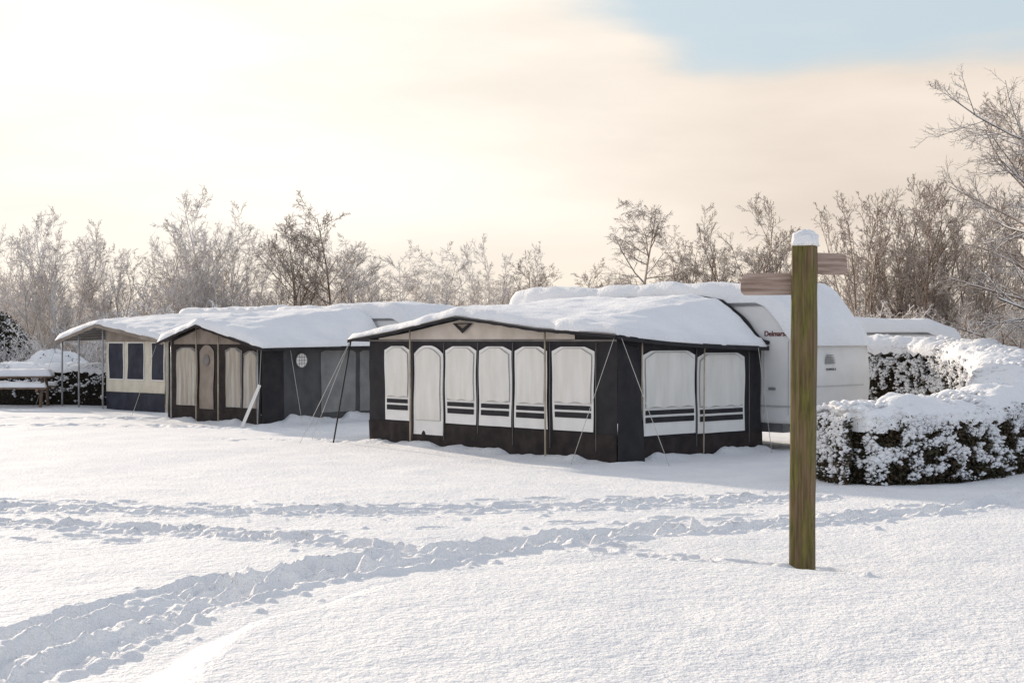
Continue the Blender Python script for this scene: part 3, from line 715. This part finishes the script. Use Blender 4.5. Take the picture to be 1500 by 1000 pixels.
def bush(name,x,y,rx,rz_,nl,seed,snowtop=True):
    r=np.random.default_rng(seed); e=empty(name,(x,y,0))
    n=22;m_=12;V=[]
    for a in range(m_):
        ph=a/(m_-1)*math.pi/2
        for i in range(n):
            th=2*math.pi*i/n; w=1+.12*float(vn(np.array(i*.7+seed),np.array(a*.7)))
            V.append((rx*.9*math.cos(th)*math.cos(ph)*w,rx*.7*math.sin(th)*math.cos(ph)*w,rz_*.93*math.sin(ph)*w))
    F=[(a*n+i,a*n+(i+1)%n,(a+1)*n+(i+1)%n,(a+1)*n+i) for a in range(m_-1) for i in range(n)]
    mesh_from('core',V,F,CORE,e)
    th=r.uniform(0,2*np.pi,nl); sp=r.random(nl); ph=np.arcsin(sp)
    P=np.stack([rx*np.cos(th)*np.cos(ph),rx*.8*np.sin(th)*np.cos(ph),rz_*sp],-1)*r.uniform(.9,1.06,(nl,1))
    a=r.normal(0,1,(nl,3)); a/=np.linalg.norm(a,axis=1,keepdims=True); b=np.cross(a,r.normal(0,1,(nl,3))); b/=np.linalg.norm(b,axis=1,keepdims=True)
    V=np.stack([P-a*.05,P+b*.03,P+a*.05,P-b*.03],1).reshape(-1,3)
    mesh_from('leaves',V,np.arange(nl*4).reshape(-1,4),[LEAF,LEAF2,SNOW],e,False,midx=np.where(r.random(nl)<.35,2,r.integers(0,2,nl)))
    if snowtop:
        V=[]
        for a in range(m_):
            ph_=.5+a/(m_-1)*(math.pi/2-.5)
            for i in range(n):
                t_=2*math.pi*i/n; w=1.08+.1*float(vn(np.array(i*.8+seed),np.array(a*.6)))
                V.append((rx*math.cos(t_)*math.cos(ph_)*w,rx*.8*math.sin(t_)*math.cos(ph_)*w,rz_*math.sin(ph_)*w))
        mesh_from('snow',V,F,SNOW,e)
    return e
bush('snow_covered_bush',-13.9,43.3,1.3,1.3,5000,3)
bush('evergreen_bush',-17.2,47,1.5,2.6,7000,5,False)

# ================================================================ LIGHT, SKY, CAMERA
el=math.radians(15.5); az=math.radians(-34)
sd=Vector((math.sin(az)*math.cos(el),math.cos(az)*math.cos(el),math.sin(el)))
sl=bpy.data.lights.new('sun','SUN'); sl.energy=4.8; sl.angle=math.radians(1.3); sl.color=(1,.85,.68)
so=bpy.data.objects.new('sun',sl); COL.objects.link(so); so.rotation_euler=sd.to_track_quat('Z','Y').to_euler()
w=bpy.data.worlds.new('World'); C.world=w; w.use_nodes=True; nt=w.node_tree
bg=nt.nodes['Background']; bg.inputs['Strength'].default_value=.1
sky=N(nt,'ShaderNodeTexSky',sky_type='NISHITA'); sky.sun_disc=False; sky.sun_elevation=el; sky.sun_rotation=az
tc=N(nt,'ShaderNodeTexCoord'); nrm=N(nt,'ShaderNodeVectorMath',operation='NORMALIZE'); nt.links.new(tc.outputs['Generated'],nrm.inputs[0])
sp=N(nt,'ShaderNodeSeparateXYZ'); nt.links.new(nrm.outputs[0],sp.inputs[0])
mp=N(nt,'ShaderNodeMapping'); mp.inputs['Scale'].default_value=(1.2,1.2,5.5); mp.inputs['Rotation'].default_value=(0,.14,0); nt.links.new(nrm.outputs[0],mp.inputs[0])
no=N(nt,'ShaderNodeTexNoise'); no.inputs['Scale'].default_value=2.6; no.inputs['Detail'].default_value=6; no.inputs['Roughness'].default_value=.5; nt.links.new(mp.outputs[0],no.inputs['Vector'])
def M(op,a,b=None,c=None,clamp=False):
    n=N(nt,'ShaderNodeMath',operation=op); n.use_clamp=clamp
    for i,v in enumerate((a,b,c)):
        if v is None: continue
        if isinstance(v,(int,float)): n.inputs[i].default_value=v
        else: nt.links.new(v,n.inputs[i])
    return n.outputs[0]
def MR(v,a,b,c=0,d=1,smooth=True):
    n=N(nt,'ShaderNodeMapRange'); n.interpolation_type='SMOOTHSTEP' if smooth else 'LINEAR'
    nt.links.new(v,n.inputs[0]); 
    for i,x in zip((1,2,3,4),(a,b,c,d)): n.inputs[i].default_value=x
    return n.outputs[0]
def MIX(f,a,b):
    n=N(nt,'ShaderNodeMix',data_type='RGBA'); nt.links.new(f,n.inputs[0])
    for i,v in ((6,a),(7,b)):
        if isinstance(v,tuple): n.inputs[i].default_value=(*v,1)
        else: nt.links.new(v,n.inputs[i])
    return n.outputs[2]
dp=N(nt,'ShaderNodeVectorMath',operation='DOT_PRODUCT'); nt.links.new(nrm.outputs[0],dp.inputs[0]); dp.inputs[1].default_value=sd
sunf=dp.outputs['Value']
warm=MIX(MR(sunf,.66,.94),(8.9,7.8,6.75),(11.6,10.8,9.7))
cool=(6.3,6.7,7.6)
cl=MIX(MR(sunf,-.2,.72),cool,warm)
cl=MIX(MR(sp.outputs['Z'],0,.09,1,0),cl,MIX(MR(sunf,0,.65),(7.0,6.9,7.1),(10.6,9.35,7.8)))
var=MR(no.outputs['Fac'],.3,.7,.90,1.08)
vm=N(nt,'ShaderNodeVectorMath',operation='SCALE'); nt.links.new(cl,vm.inputs[0]); nt.links.new(var,vm.inputs['Scale'])
thr=M('MULTIPLY_ADD',M('MAXIMUM',M('SUBTRACT',.13,sp.outputs['X']),0),.5,.184)
thr=M('MULTIPLY_ADD',M('SUBTRACT',no.outputs['Fac'],.5),.13,thr)
mask=MR(M('SUBTRACT',sp.outputs['Z'],thr),-.008,.028)
skyc=N(nt,'ShaderNodeMix',data_type='RGBA'); skyc.inputs[0].default_value=.75
nt.links.new(sky.outputs[0],skyc.inputs[6]); skyc.inputs[7].default_value=(6.4,7.7,8.5,1)
fin=MIX(M('MULTIPLY',mask,.9),vm.outputs[0],skyc.outputs[2])
fin=MIX(MR(sp.outputs['Z'],.28,.5),fin,MIX(MR(sunf,-.3,.7),(5.2,5.8,6.9),(6.4,6.5,6.9)))
nt.links.new(fin,bg.inputs['Color'])

cam=bpy.data.cameras.new('camera'); cam.lens=50; cam.sensor_width=36; cam.clip_end=2000
co=bpy.data.objects.new('camera',cam); COL.objects.link(co); co.location=(0,0,1.7); co.rotation_euler=(math.radians(90),0,0)
C.camera=co
C.view_settings.view_transform='Standard'; C.view_settings.look='None'; C.view_settings.exposure=0
